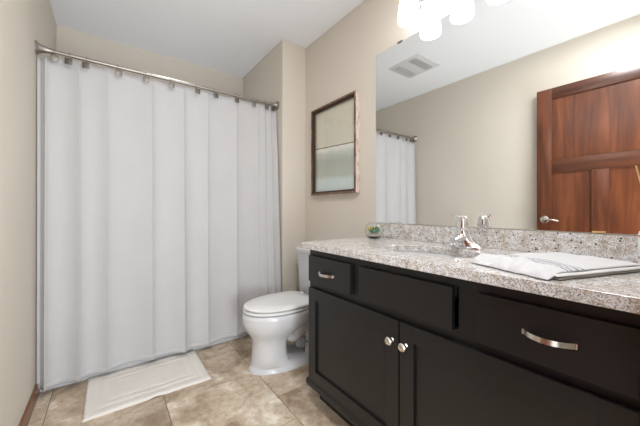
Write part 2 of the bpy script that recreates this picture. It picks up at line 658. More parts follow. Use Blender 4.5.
def rrect(x0, x1, y0, y1, z, r, n=6):
    pts = []
    for cx, cy, a0 in ((x1 - r, y1 - r, 0), (x0 + r, y1 - r, PI / 2), (x0 + r, y0 + r, PI), (x1 - r, y0 + r, 1.5 * PI)):
        for k in range(n + 1):
            a = a0 + k / n * PI / 2
            pts.append(Vector((cx + r * math.cos(a), cy + r * math.sin(a), z)))
    return pts


tx0, tx1, ty0, ty1 = XL + 0.004, XJ - 0.004, 2.285, YB - 0.004
rs = [rrect(tx0, tx1, ty0, ty1, 0.0, 0.01), rrect(tx0, tx1, ty0, ty1, 0.47, 0.01), rrect(tx0 + .008, tx1 - .008, ty0 + .008, ty1 - .008, 0.485, 0.012),
      rrect(tx0 + 0.07, tx1 - 0.09, ty0 + 0.07, ty1 - 0.06, 0.485, 0.12), rrect(tx0 + 0.085, tx1 - 0.11, ty0 + 0.085, ty1 - 0.075, 0.46, 0.12),
      rrect(tx0 + 0.13, tx1 - 0.22, ty0 + 0.12, ty1 - 0.11, 0.16, 0.13), rrect(tx0 + 0.20, tx1 - 0.30, ty0 + 0.18, ty1 - 0.17, 0.11, 0.12)]
obj('tub_shell', rings(bmesh.new(), rs), M['tub'], tub)
obj('drain', lathe(bmesh.new(), [(0.001, 0.112), (0.03, 0.112), (0.03, 0.115), (0.001, 0.116)], (tx0 + 0.32, 2.66, 0)), M['chrome'], tub)

tl = bpy.data.objects.new('tub_fill', tub_fill_data)
tl.location = (0.42, 2.58, ZC - 0.012)
C.objects.link(tl)

# ------------------------------------------------------------------ curtain rod, curtain, liner, hooks
YR, ZR = 2.234, 1.958
rod = thing('curtain_rod', 'brushed nickel shower curtain rod spanning the tub alcove near the ceiling', 'curtain rod', ((XL + XJ) / 2, YR, ZR))
obj('bar', lathe(bmesh.new(), [(0.0105, XL + 0.004), (0.0105, XJ - 0.004)], (0, YR, ZR), 'x', 20), M['dark_nickel'], rod)
fl = [(0.001, 0.0), (0.038, 0.0), (0.038, 0.006), (0.030, 0.013), (0.021, 0.029), (0.0155, 0.048), (0.0140, 0.068), (0.0106, 0.0685)]
obj('wall_flange', lathe(bmesh.new(), fl, (XL, YR, ZR), 'x', 26), M['dark_nickel'], rod)
obj('wall_flange', lathe(bmesh.new(), [(r, h * 0.62) for r, h in fl], (XJ, YR, ZR), '-x', 26), M['dark_nickel'], rod)


def spline(ctrl, x):
    """monotone cubic through (x, value) points"""
    if x <= ctrl[0][0]:
        return ctrl[0][1]
    for (xa, va), (xb, vb) in zip(ctrl, ctrl[1:]):
        if x <= xb:
            t = (x - xa) / (xb - xa)
            t = t * t * (3 - 2 * t)
            return va + (vb - va) * t
    return ctrl[-1][1]


# pleats: each panel starts at a crease standing towards the room and falls back to the next one
creases = [(-0.288, 1.0), (-0.144, 0.9), (-0.006, 0.8), (0.236, 0.9), (0.432, 1.0), (0.595, 0.7), (0.818, 0.6), (1.0, 0.5), (1.055, 0.9), (1.11, 0.8)]

# control points (x, fold-back x shift, depth): the cloth doubles back a little behind every crease
ctrl = [(-0.3235, 0.0, 0.2), (-0.312, 0.0, 0.35)]
for k, (cx, a) in enumerate(creases):
    nx = creases[k + 1][0] if k + 1 < len(creases) else 1.175
    w = nx - cx
    pw_ = cx - (creases[k - 1][0] if k else -0.3235)
    a2 = creases[k + 1][1] if k + 1 < len(creases) else 0.4
    ctrl += [(cx - 0.0015, 0, -0.85 * a), (cx, 0, -0.95 * a), (cx + 0.0035, 0, -0.90 * a)]
    for q_ in (0.10, 0.25, 0.42, 0.60, 0.78, 0.90):
        ctrl.append((cx + q_ * w, 0, (-0.95 * a * (1 - q_) - 0.95 * a2 * q_) + 1.25 * (a + a2) / 2 * min(1, w / 0.14) * math.sin(PI * q_ ** 0.85) ** 0.85))
ctrl.append((1.17, 0.0, -0.2))
NC = 460


def curtain_row(z):
    t = max(0.0, min(1.0, (1.93 - z) / 1.88))
    amp = 0.021 + 0.018 * t ** 0.7
    P = [(c[0] + c[1] * (0.15 + 0.85 * t ** 0.5), amp * c[2]) for c in ctrl]
    out = []
    n = len(P)
    for i in range(NC + 1):
        f = i / NC * (n - 1)
        k = min(int(f), n - 2)
        q = f - k
        p0, p1, p2, p3 = P[max(k - 1, 0)], P[k], P[k + 1], P[min(k + 2, n - 1)]
        v = [0.5 * (2 * p1[j] + (p2[j] - p0[j]) * q + (2 * p0[j] - 5 * p1[j] + 4 * p2[j] - p3[j]) * q * q + (3 * p1[j] - p0[j] - 3 * p2[j] + p3[j]) * q ** 3) for j in (0, 1)]
        x, y = max(v[0], -0.3245), 2.238 + v[1]
        y += 0.010 * t * math.sin(x * 9 + 1.0)
        e = max(0.0, min(1.0, (x - 0.93) / 0.22))       # the free end beside the toilet hangs out past the wall corner
        y -= 0.085 * e * e * t ** 0.8
        y += 0.003 * noise.noise(Vector((x * 5, z * 2.2, 0))) - 0.012 * t * t
        out.append((x, y))
    return out


def curtain_sheet(zb, zt, nz, dy=0.0):
    bm = bmesh.new()
    grid = []
    for j in range(nz + 1):
        zr = 1.93 + (0.05 - 1.93) * (1 - j / nz) if nz > 10 else 0.06
        row = []
        for x, y in curtain_row(zr):
            z0, z1 = zb(x), zt(x)
            row.append(bm.verts.new((x, y + dy, z0 + (z1 - z0) * j / nz)))
        grid.append(row)
    for j in range(nz):
        for i in range(NC):
            bm.faces.new((grid[j][i], grid[j][i + 1], grid[j + 1][i + 1], grid[j + 1][i]))
    return bm


def sheet(x0, x1, z0f, z1f, yf, nx, nz, xf=None):
    bm = bmesh.new()
    grid = []
    for j in range(nz + 1):
        row = []
        for i in range(nx + 1):
            x = x0 + (x1 - x0) * i / nx
            z = z0f(x) + (z1f(x) - z0f(x)) * j / nz
            row.append(bm.verts.new((xf(x, z) if xf else x, yf(x, z), z)))
        grid.append(row)
    for j in range(nz):
        for i in range(nx):
            bm.faces.new((grid[j][i], grid[j][i + 1], grid[j + 1][i + 1], grid[j + 1][i]))
    return bm


hook_x = [-0.253, -0.184, -0.106, 0.047, 0.2006, 0.351, 0.5156, 0.6446, 0.807, 0.959, 1.067, 1.123]


def top_z(x):
    for a, b in zip(hook_x, hook_x[1:]):
        if a <= x <= b:
            t = (x - a) / (b - a)
            return 1.936 - 0.045 * (b - a) * 4 * t * (1 - t)
    return 1.910 if x < 0 else 1.915


curtain = thing('shower_curtain', 'white pleated cloth shower curtain hanging from the rod to just above the floor', 'shower curtain', (0.42, 2.238, 0.04))
curt_o = obj('curtain_cloth', curtain_sheet(lambda x: 0.048 + 0.006 * math.sin(x * 8), top_z, 60), M['curtain'], curtain, angle=80)
md = curt_o.modifiers.new('thick', 'SOLIDIFY')
md.thickness = 0.0016
hem = curtain_sheet(lambda x: 0.0475 + 0.006 * math.sin(x * 8), lambda x: 0.080 + 0.006 * math.sin(x * 8), 3, -0.0016)
hm = obj('bottom_hem', hem, M['curtain'], curtain, angle=80)
hm.modifiers.new('thick', 'SOLIDIFY').thickness = 0.0016


def liner_y(x, z):
    t = max(0.0, min(1.0, (1.92 - z) / 1.6))
    return 2.262 + 0.125 * min(1, t * 1.25) + (0.008 + 0.008 * t) * math.sin(x * 42) * (1 if x > -0.25 else 0.4)


ln = obj('shower_liner', sheet(-0.318, 1.16, lambda x: 0.50, lambda x: 1.905, liner_y, 260, 26), M['liner'], None, (0.42, 2.3, 0.50), angle=80)
tag(ln, 'frosted shower liner behind the white curtain, showing at its left edge', 'shower liner')

ords = ['first', 'second', 'third', 'fourth', 'fifth', 'sixth', 'seventh', 'eighth', 'ninth', 'tenth', 'eleventh', 'twelfth']
turn = [38, -22, -24, 30, -6, -4, 28, 34, 30, -30, -5, 25]
hook0 = thing('curtain_hook', '', 'curtain hook', (hook_x[0], YR, ZR), 'square plate curtain hooks on the rod')
rg = []
for k in range(22):
    a = 2 * PI * k / 22
    c = Vector((hook_x[0], YR + 0.0195 * math.sin(a), ZR - 0.006 + 0.0235 * math.cos(a)))
    e = Vector((0, math.sin(a), math.cos(a)))
    rg.append([c + 0.0016 * (math.cos(q) * e + math.sin(q) * Vector((1, 0, 0))) for q in [2 * PI * j / 6 for j in range(6)]])
obj('ring', rings(bmesh.new(), rg, loop=True), M['dark_nickel'], hook0)
pl = box(hook_x[0] - 0.0175, hook_x[0] + 0.0175, YR - 0.0365, YR - 0.0330, ZR - 0.066, ZR - 0.030, 0.001)
plate_o = obj('square_plate', pl, M['plate'], hook0)
tub_c = tube(bmesh.new(), [(hook_x[0], YR - 0.018, ZR - 0.016), (hook_x[0], YR - 0.028, ZR - 0.027), (hook_x[0], YR - 0.034, ZR - 0.032)], 0.0018, 6)
obj('clip', tub_c, M['dark_nickel'], hook0)
hook0['label'] = 'square nickel curtain hook, first from the left on the rod'
for k in range(1, 12):
    side = ' from the left on the rod'
    lab = 'square nickel curtain hook, %s%s' % (ords[k], side) if k < 11 else 'square nickel curtain hook, last at the right end of the rod'
    r = dup(hook0, (hook_x[k] - hook_x[0], 0, 0), lab)
    r.rotation_euler = (0, 0, math.radians(turn[k] * 0.25))
hook0.rotation_euler = (0, 0, math.radians(turn[0] * 0.25))

# ------------------------------------------------------------------ vanity cabinet
VY0, VY1 = 0.032, 1.300
XF, XD = 0.890, 0.870          # face frame, door faces
van = thing('vanity_cabinet', 'black shaker vanity cabinet under the granite countertop', 'cabinet', (1.15, (VY0 + VY1) / 2, 0))
bm = box(XF + 0.018, XR - 0.004, VY1 - 0.018, VY1, 0.12, 0.842)
bx(bm, XF + 0.018, XR - 0.004, VY0, VY0 + 0.018, 0.12, 0.842)
bx(bm, XF + 0.018, XR - 0.004, VY0 + 0.018, VY1 - 0.018, 0.12, 0.138)
bx(bm, XR - 0.012, XR - 0.004, VY0 + 0.018, VY1 - 0.018, 0.138, 0.842)
obj('carcass', bm, M['black'], van, smooth=False)
bm = box(XF, XF + 0.018, VY0, VY1, 0.805, 0.842, 0.001)
bx(bm, XF, XF + 0.018, VY0, VY1, 0.625, 0.672, 0.001)
bx(bm, XF, XF + 0.018, VY0, VY1, 0.12, 0.175, 0.001)
for a, b in ((VY0, 0.095), (0.405, 0.47), (0.895, 0.955), (VY1 - 0.04, VY1)):
    bx(bm, XF + 0.0005, XF + 0.0175, a, b, 0.13, 0.84, 0.001)
obj('face_frame', bm, M['black'], van, smooth=False)
obj('toe_kick', box(0.945, 0.960, VY0, 1.285, 0.0, 0.12), M['black'], van)
bm = box(0.864, 0.925, VY0, VY1 + 0.012, 0.100, 0.139, 0.018, 5)
bx(bm, 0.90, XR - 0.02, VY1 - 0.0005, VY1 + 0.012, 0.100, 0.139, 0.006, 3)
obj('base_moulding', bm, M['black'], van)


def shaker(name, y0, y1, z0, z1, parent, rail=0.06):
    bm = box(XD, XF - 0.0008, y0, y0 + rail, z0, z1, 0.0015)
    bx(bm, XD, XF - 0.0008, y1 - rail, y1, z0, z1, 0.0015)
    bx(bm, XD, XF - 0.0008, y0 + rail, y1 - rail, z0, z0 + rail, 0.0015)
    bx(bm, XD, XF - 0.0008, y0 + rail, y1 - rail, z1 - rail, z1, 0.0015)
    d = obj(name, bm, M['black'], parent, smooth=False)
    obj('panel', box(XD + 0.011, XF - 0.003, y0 + rail - 0.003, y1 - rail + 0.003, z0 + rail - 0.003, z1 - rail + 0.003), M['black'], d, smooth=False)
    return d


def knob(y, z, parent):
    p = [(0.001, 0), (0.0085, 0), (0.0085, 0.002), (0.0055, 0.006), (0.0055, 0.013), (0.012, 0.018), (0.0155, 0.022), (0.0155, 0.026), (0.012, 0.030), (0.001, 0.032)]
    k = obj('knob', lathe(bmesh.new(), p, (XD, y, z), '-x', 22), M['nickel'], parent)
    k['label'] = 'round brushed nickel knob'


def bow_handle(yc, z, ln_, parent):
    pts = []
    for k in range(17):
        t = k / 16
        pts.append((XD - 0.003 - 0.027 * math.sin(PI * t) ** 0.75, yc - ln_ / 2 + ln_ * t, z))
    bm = bmesh.new()
    rs = []
    for i, p in enumerate(pts):
        a = Vector(pts[max(i - 1, 0)])
        b = Vector(pts[min(i + 1, 16)])
        t = (b - a).normalized()
        nrm = Vector((-t.y, t.x, 0))
        hh = 0.0065
        rs.append([Vector(p) + nrm * dx + Vector((0, 0, dz)) for dx, dz in ((-0.0018, -hh), (0.0018, -hh), (0.0018, hh), (-0.0018, hh))])
    rings(bm, rs)
    for yy in (yc - ln_ / 2 + 0.002, yc + ln_ / 2 - 0.002):
        bx(bm, XD - 0.006, XD, yy - 0.006, yy + 0.006, z - 0.0065, z + 0.0065, 0.001)
    o = obj('bow_handle', bm, M['nickel'], parent, angle=50)
    o['label'] = 'curved brushed nickel bar handle'


d1 = obj('drawer_front', box(XD, XF - 0.0008, 0.954, 1.285, 0.668, 0.806, 0.0015), M['black'], van, smooth=False)
bow_handle(1.126, 0.728, 0.115, d1)
obj('false_front', box(XD, XF - 0.0008, 0.480, 0.897, 0.668, 0.806, 0.0015), M['black'], van, smooth=False)
d2 = obj('drawer_front', box(XD, XF - 0.0008, 0.084, 0.405, 0.663, 0.806, 0.0015), M['black'], van, smooth=False)
bow_handle(0.234, 0.735, 0.102, d2)
da = shaker('cabinet_door', 0.688, 1.285, 0.140, 0.634, van)
knob(0.716, 0.556, da)
db = shaker('cabinet_door', 0.084, 0.682, 0.140, 0.634, van)
knob(0.654, 0.556, db)

# ------------------------------------------------------------------ countertop with oval cut-out, splash, sink
CX0, CX1, CY0, CY1, CZ0, CZ1 = 0.845, XR - 0.0005, 0.0310, 1.317, 0.8425, 0.875
SX, SY, SA, SB = 1.115, 0.715, 0.150, 0.215
bm = bmesh.new()
N = 96
angs = [2 * PI * k / N for k in range(N)]
for (xc, yc) in ((CX0, CY0), (CX1, CY0), (CX1, CY1), (CX0, CY1)):
    a = math.atan2(yc - SY, xc - SX) % (2 * PI)
    i = min(range(N), key=lambda k: abs(angs[k] - a))
    angs[i] = a


def on_rect(a, ins=0.0):
    dx, dy = math.cos(a), math.sin(a)
    t = 1e9
    if dx > 1e-9: t = min(t, (CX1 - ins - SX) / dx)
    if dx < -1e-9: t = min(t, (CX0 + ins - SX) / dx)
    if dy > 1e-9: t = min(t, (CY1 - ins - SY) / dy)
    if dy < -1e-9: t = min(t, (CY0 + ins - SY) / dy)
    return SX + dx * t, SY + dy * t


def on_oval(a, g=0.0):
    dx, dy = math.cos(a), math.sin(a)
    t = 1 / math.sqrt((dx / (SA + g)) ** 2 + (dy / (SB + g)) ** 2)
    return SX + dx * t, SY + dy * t


def inset(p, e):
    return (min(max(p[0], CX0 + e), CX1), min(max(p[1], CY0 + e), CY1 - e))


rs = []
rs.append([Vector((*on_oval(a), CZ0)) for a in angs])
rs.append([Vector((*on_oval(a), CZ1 - 0.003)) for a in angs])
rs.append([Vector((*on_oval(a, 0.003), CZ1)) for a in angs])
rs.append([Vector((*inset(on_rect(a), 0.0006), CZ1)) for a in angs])
rs.append([Vector((*on_rect(a), CZ1 - 0.0006)) for a in angs])
rs.append([Vector((*on_rect(a), CZ0 + 0.002)) for a in angs])
rs.append([Vector((*inset(on_rect(a), 0.002), CZ0)) for a in angs])
rings(bm, rs, loop=True)
ct = obj('countertop', bm, M['granite'], None, ((CX0 + CX1) / 2, (CY0 + CY1) / 2, CZ0), angle=25)
tag(ct, 'speckled granite countertop with an oval sink opening on the black vanity', 'countertop')
sp = obj('backsplash', box(1.400, XR - 0.0005, CY0, 1.295, CZ1 + 0.0004, 0.962, 0.002), M['granite'], None, (1.41, 0.68, CZ1), smooth=False)
tag(sp, 'low speckled granite backsplash strip under the big mirror', 'backsplash')

sink = thing('sink', 'white oval basin set under the granite countertop', 'sink', (SX, SY, 0.70))
prof = [(1.07, CZ0 - 0.0008), (1.02, CZ0 - 0.0008), (0.99, CZ0 - 0.012), (0.95, CZ0 - 0.05), (0.84, CZ0 - 0.095), (0.62, CZ0 - 0.128), (0.30, CZ0 - 0.140), (0.12, CZ0 - 0.142)]
outer = [(0.12, CZ0 - 0.152), (0.32, CZ0 - 0.150), (0.66, CZ0 - 0.136), (0.89, CZ0 - 0.10), (1.0, CZ0 - 0.05), (1.03, CZ0 - 0.014), (1.07, CZ0 - 0.010)]
rs = []
for s, z in prof + outer:
    rs.append([Vector((SX + SA * s * math.cos(2 * PI * k / 64), SY + SB * s * math.sin(2 * PI * k / 64), z)) for k in range(64)])
obj('basin', rings(bmesh.new(), rs, loop=True), M['porcelain'], sink)
obj('drain', lathe(bmesh.new(), [(0.001, -0.004), (0.027, -0.004), (0.027, 0.003), (0.020, 0.004), (0.018, 0.002), (0.001, 0.002)], (SX, SY, CZ0 - 0.144)), M['chrome'], sink)

# ------------------------------------------------------------------ faucet
FX, FY, FZ = 1.312, 0.672, CZ1 + 0.0006
fau = thing('faucet', 'chrome single lever faucet behind the sink in front of the mirror', 'faucet', (FX, FY, FZ))


def ell(cx, cy, r1, r2, z, n=40, p=2.0):
    out = []
    for k in range(n):
        a = 2 * PI * k / n
        out.append(Vector((cx + r1 * math.copysign(abs(math.cos(a)) ** (2 / p), math.cos(a)), cy + r2 * math.copysign(abs(math.sin(a)) ** (2 / p), math.sin(a)), z)))
    return out


obj('deck_plate', rings(bmesh.new(), [ell(FX, FY, 0.028 + e, 0.094 + e, FZ + z, p=2.3) for e, z in ((0, 0), (0, 0.006), (-0.003, 0.010), (-0.010, 0.012))]), M['chrome'], fau)
bm = rings(bmesh.new(), [ell(FX + dx, FY, r1, r2, FZ + z) for r1, r2, z, dx in ((0.027, 0.082, 0.0105, 0), (0.027, 0.066, 0.018, 0), (0.0265, 0.050, 0.030, 0), (0.026, 0.038, 0.046, 0), (0.025, 0.030, 0.062, 0), (0.0235, 0.025, 0.076, 0), (0.0225, 0.0225, 0.082, 0))])
obj('body', bm, M['chrome'], fau)
bm = tube(bmesh.new(), [(FX - 0.002, FY, FZ + 0.045), (FX - 0.030, FY, FZ + 0.046), (FX - 0.062, FY, FZ + 0.040), (FX - 0.086, FY, FZ + 0.034)], [0.026, 0.023, 0.019, 0.017], 22, 0.85)
lathe(bm, [(0.0125, 0), (0.0125, 0.016), (0.010, 0.016), (0.001, 0.015)], (FX - 0.071, FY, FZ + 0.012), 'z', 18)
obj('spout', bm, M['chrome'], fau)
bm = rings(bmesh.new(), [ell(FX + dx, FY, r_, r_, FZ + z) for r_, z, dx in ((0.025, 0.0825, 0), (0.0285, 0.087, 0), (0.0295, 0.096, 0.0005), (0.0285, 0.112, 0.001), (0.026, 0.126, 0.002), (0.021, 0.138, 0.003), (0.013, 0.1455, 0.003), (0.001, 0.148, 0.003))])
tube(bm, [(FX + 0.010, FY, FZ + 0.134), (FX - 0.018, FY, FZ + 0.139), (FX - 0.050, FY + 0.003, FZ + 0.144), (FX - 0.078, FY + 0.006, FZ + 0.150)], [0.018, 0.018, 0.012, 0.008], 16, 0.42)
obj('lever', bm, M['chrome'], fau)

# ------------------------------------------------------------------ mirror over the counter
mir = obj('wall_mirror', box(XR - 0.0055, XR - 0.0005, 0.07, 1.300, 0.9665, 2.062, 0.0008, 1), M['mirror'], None, (XR - 0.003, 0.685, 0.9665), smooth=False)
tag(mir, 'large frameless mirror on the wall above the vanity backsplash', 'mirror')
for y, z, n_, lab in ((1.106, 2.062, 'mirror_clip', 'small dark clip on the top edge of the big mirror'), (0.235, 0.9665, 'mirror_clip', 'small brass coloured clip under the bottom edge of the big mirror')):
    up_ = z > 1.5
    bm = box(XR - 0.0085, XR - 0.0060, y - 0.018, y + 0.018, z - (0.006 if up_ else -0.0005), z + (0.006 if up_ else 0.007), 0.0006, 1)
    if up_:
        bx(bm, XR - 0.0085, XR - 0.0005, y - 0.018, y + 0.018, z + 0.0005, z + 0.006, 0.0004, 1)
    o = obj(n_, bm, M['dark_nickel'] if up_ else M['reed'], None, (XR - 0.005, y, z))
    tag(o, lab, 'clip')

# ------------------------------------------------------------------ four-shade vanity light
lamp = thing('vanity_light', 'four shade bath light bar on the wall over the mirror', 'light fixture', (XR, 0.69, 2.17))
obj('backplate', box(XR - 0.022, XR - 0.0005, 0.36, 1.015, 2.118, 2.232, 0.006, 3), M['chrome'], lamp)
LX = 1.311
for y in (0.968, 0.782, 0.596, 0.410):
    bm = tube(bmesh.new(), [(XR - 0.022, y, 2.205), (XR - 0.06, y, 2.240), (LX, y, 2.268)], 0.009, 10)
    lathe(bm, [(0.001, 2.248), (0.026, 2.248), (0.026, 2.268), (0.018, 2.282), (0.001, 2.284)], (LX, y, 0), 'z', 20)
    a = obj('arm', bm, M['nickel'], lamp)
    prof = [(r_, z_ + 0.036) for r_, z_ in ((0.022, 2.213), (0.034, 2.208), (0.043, 2.17), (0.051, 2.12), (0.0565, 2.07), (0.0585, 2.046), (0.055, 2.038), (0.045, 2.035), (0.02, 2.034), (0.001, 2.034))]
    s = obj('shade', lathe(bmesh.new(), prof, (LX, y, 0), 'z', 28), M['shade'], lamp)
    s['label'] = 'glowing white glass shade'

# ------------------------------------------------------------------ ceiling vent
vent = thing('ceiling_vent', 'white square exhaust vent with two slotted grilles on the ceiling', 'vent', (0.345, 1.77, ZC))
obj('cover', rings(bmesh.new(), [rrect(0.165, 0.525, 1.585, 1.955, ZC - 0.0005, 0.02), rrect(0.165, 0.525, 1.585, 1.955, ZC - 0.003, 0.02), rrect(0.18, 0.51, 1.60, 1.94, ZC - 0.008, 0.02)]), M['vent'], vent)
for (a, b) in ((1.845, 1.915), (1.65, 1.735)):
    g = obj('grille', rings(bmesh.new(), [rrect(0.205, 0.485, a, b, ZC - 0.0082, 0.004), rrect(0.205, 0.485, a, b, ZC - 0.0090, 0.004)]), M['vent_dark'], vent)
    bm = bmesh.new()
    n = 5
    for k in range(n):
        yy = a + (b - a) * (k + 0.5) / n
        bx(bm, 0.205, 0.485, yy - 0.0035, yy + 0.0035, ZC - 0.0115, ZC - 0.0091, 0.0006, 1)
    obj('slats', bm, M['vent'], g)

# ------------------------------------------------------------------ framed picture
fy0, fy1, fz0, fz1 = 1.455, 2.002, 1.170, 1.882
FD = 0.040
pic = thing('framed_picture', 'deep weathered wood frame with a pale banded image behind glass beside the mirror', 'picture', (XR, (fy0 + fy1) / 2, fz0))
fw = 0.016
bm = bmesh.new()
xf_ = XR - FD
for (a, b, c_, d_) in ((fy0, fy0 + fw, fz0, fz1), (fy1 - fw, fy1, fz0, fz1), (fy0 + fw, fy1 - fw, fz0, fz0 + fw), (fy0 + fw, fy1 - fw, fz1 - fw, fz1)):
    bx(bm, xf_, XR - 0.0005, a, b, c_, d_, 0.0015, 1)
bmesh.ops.recalc_face_normals(bm, faces=list(bm.faces))
for f in bm.faces:
    cxx = f.calc_center_median()
    f.normal_update()
    inward = (Vector((XR, (fy0 + fy1) / 2, (fz0 + fz1) / 2)) - cxx)
    inward.x = 0
    if abs(f.normal.x) < 0.5:
        f.material_index = 1 if f.normal.dot(inward) > 0 else 2
obj('frame', bm, [M['frame'], M['frame_dark'], M['frame_side']], pic, smooth=False)
bm = bmesh.new()
fl_ = 0.012
for (a, b, c_, d_) in ((fy0 + fw, fy0 + fw + fl_, fz0 + fw, fz1 - fw), (fy1 - fw - fl_, fy1 - fw, fz0 + fw, fz1 - fw), (fy0 + fw, fy1 - fw, fz0 + fw, fz0 + fw + fl_), (fy0 + fw, fy1 - fw, fz1 - fw - fl_, fz1 - fw)):
    bx(bm, xf_ + 0.008, XR - 0.012, a, b, c_, d_, 0.001, 1)
obj('inner_lip', bm, M['frame_dark'], pic, smooth=False)
pr_ = box(XR - 0.008, XR - 0.004, fy0 + fw, fy1 - fw, fz0 + fw, fz1 - fw)
obj('print', pr_, M['print'], pic, smooth=False)
gm = bmesh.new()
q = [gm.verts.new(p) for p in ((XR - 0.0105, fy0 + fw, fz0 + fw), (XR - 0.0105, fy1 - fw, fz0 + fw), (XR - 0.0105, fy1 - fw, fz1 - fw), (XR - 0.0105, fy0 + fw, fz1 - fw))]
gm.faces.new(q)
obj('glass_pane', gm, M['pane'], pic, smooth=False)

# ------------------------------------------------------------------ toilet
TY = 1.762
toi = thing('toilet', 'white toilet with its lid closed between the vanity and the curtain', 'toilet', (1.05, TY, 0))


def plan(front, back, hw, z, n=48, p_f=2.0, p_b=3.2, mid=None):
    """egg-shaped outline: front and back are distances from the wall"""
    m = mid if mid is not None else back + (front - back) * 0.45
    ring = []
    for k in range(n):
        a = 2 * PI * k / n
        ca, sa = math.cos(a), math.sin(a)
        if ca >= 0:
            L, e = front - m, p_f
        else:
            L, e = m - back, p_b
        d = m + L * math.copysign(abs(ca) ** (2 / e), ca)
        w = hw * math.copysign(abs(sa) ** (2 / e), sa)
        ring.append(Vector((XR - d, TY + w, z)))
    return ring


bowl = [(0.690, 0.215, 0.140, 0.000), (0.690, 0.215, 0.140, 0.012), (0.683, 0.22, 0.132, 0.022), (0.676, 0.225, 0.126, 0.030), (0.670, 0.43, 0.121, 0.050), (0.666, 0.445, 0.118, 0.09), (0.662, 0.45, 0.115, 0.14), (0.662, 0.445, 0.116, 0.185),
        (0.672, 0.42, 0.124, 0.218), (0.698, 0.36, 0.147, 0.252), (0.717, 0.29, 0.167, 0.286), (0.726, 0.235, 0.177, 0.320), (0.727, 0.23, 0.180, 0.350), (0.724, 0.23, 0.178, 0.370), (0.712, 0.235, 0.170, 0.378)]
bm = rings(bmesh.new(), [plan(f_, b_, w_, z_) for f_, b_, w_, z_ in bowl])
# trapway bulge at the back of the pedestal
for s in (-1, 1):
    tube(bm, [(XR - 0.47, TY + s * 0.050, 0.235), (XR - 0.40, TY + s * 0.066, 0.19), (XR - 0.34, TY + s * 0.070, 0.24), (XR - 0.27, TY + s * 0.066, 0.22), (XR - 0.235, TY + s * 0.062, 0.12), (XR - 0.25, TY + s * 0.06, 0.015)],
         [0.035, 0.045, 0.048, 0.05, 0.05, 0.048], 14)
bx(bm, XR - 0.30, XR - 0.03, TY - 0.11, TY + 0.11, 0.30, 0.378, 0.03, 4)
obj('bowl', bm, M['porcelain'], toi, angle=60)
bm = rings(bmesh.new(), [plan(0.690, 0.27, 0.150, 0.3785, p_b=2.6), plan(0.690, 0.27, 0.150, 0.3855, p_b=2.6), plan(0.716, 0.245, 0.173, 0.386, p_b=2.6), plan(0.722, 0.243, 0.178, 0.388, p_b=2.6), plan(0.722, 0.243, 0.178, 0.397, p_b=2.6), plan(0.716, 0.248, 0.173, 0.400, p_b=2.6)])
obj('seat', bm, M['plastic'], toi)
bm = rings(bmesh.new(), [plan(0.690, 0.27, 0.150, 0.4005, p_b=4.5), plan(0.690, 0.27, 0.150, 0.4085, p_b=4.5), plan(0.712, 0.238, 0.173, 0.409, p_b=4.5), plan(0.718, 0.236, 0.179, 0.4115, p_b=4.5), plan(0.718, 0.236, 0.179, 0.4195, p_b=4.5), plan(0.710, 0.24, 0.171, 0.4245, p_b=4.5), plan(0.58, 0.30, 0.10, 0.4275, p_b=4)])
obj('lid', bm, M['plastic'], toi, angle=50)
for s in (-1, 1):
    obj('hinge', box(XR - 0.262, XR - 0.228, TY + s * 0.075 - 0.02, TY + s * 0.075 + 0.02, 0.380, 0.425, 0.006, 3), M['plastic'], toi)
rs = []
for z, hw_, d0, d1_ in ((0.379, 0.185, 0.018, 0.190), (0.392, 0.192, 0.014, 0.198), (0.56, 0.204, 0.012, 0.200), (0.712, 0.216, 0.010, 0.203)):
    rs.append(rrect(XR - d1_, XR - d0, TY - hw_, TY + hw_, z, 0.03))
obj('tank', rings(bmesh.new(), rs), M['porcelain'], toi)
rs = [rrect(XR - 0.210, XR - 0.006, TY - 0.224, TY + 0.224, 0.7125, 0.03), rrect(XR - 0.214, XR - 0.004, TY - 0.228, TY + 0.228, 0.720, 0.03),
      rrect(XR - 0.214, XR - 0.004, TY - 0.228, TY + 0.228, 0.742, 0.03), rrect(XR - 0.204, XR - 0.010, TY - 0.218, TY + 0.218, 0.752, 0.03)]
obj('tank_lid', rings(bmesh.new(), rs), M['porcelain'], toi)
bm = lathe(bmesh.new(), [(0.001, 0), (0.013, 0), (0.013, 0.006), (0.007, 0.010), (0.007, 0.018), (0.001, 0.019)], (XR - 0.201, TY + 0.165, 0.672), '-x', 18)
tube(bm, [(XR - 0.215, TY + 0.168, 0.672), (XR - 0.219, TY + 0.13, 0.668), (XR - 0.219, TY + 0.09, 0.662)], [0.006, 0.006, 0.005], 10)
obj('flush_lever', bm, M['chrome'], toi)
for s in (-1, 1):
    obj('bolt_cap', lathe(bmesh.new(), [(0.012, 0.012), (0.012, 0.024), (0.008, 0.032), (0.001, 0.034)], (XR - 0.30, TY + s * 0.112, 0), 'z', 14), M['plastic'], toi)

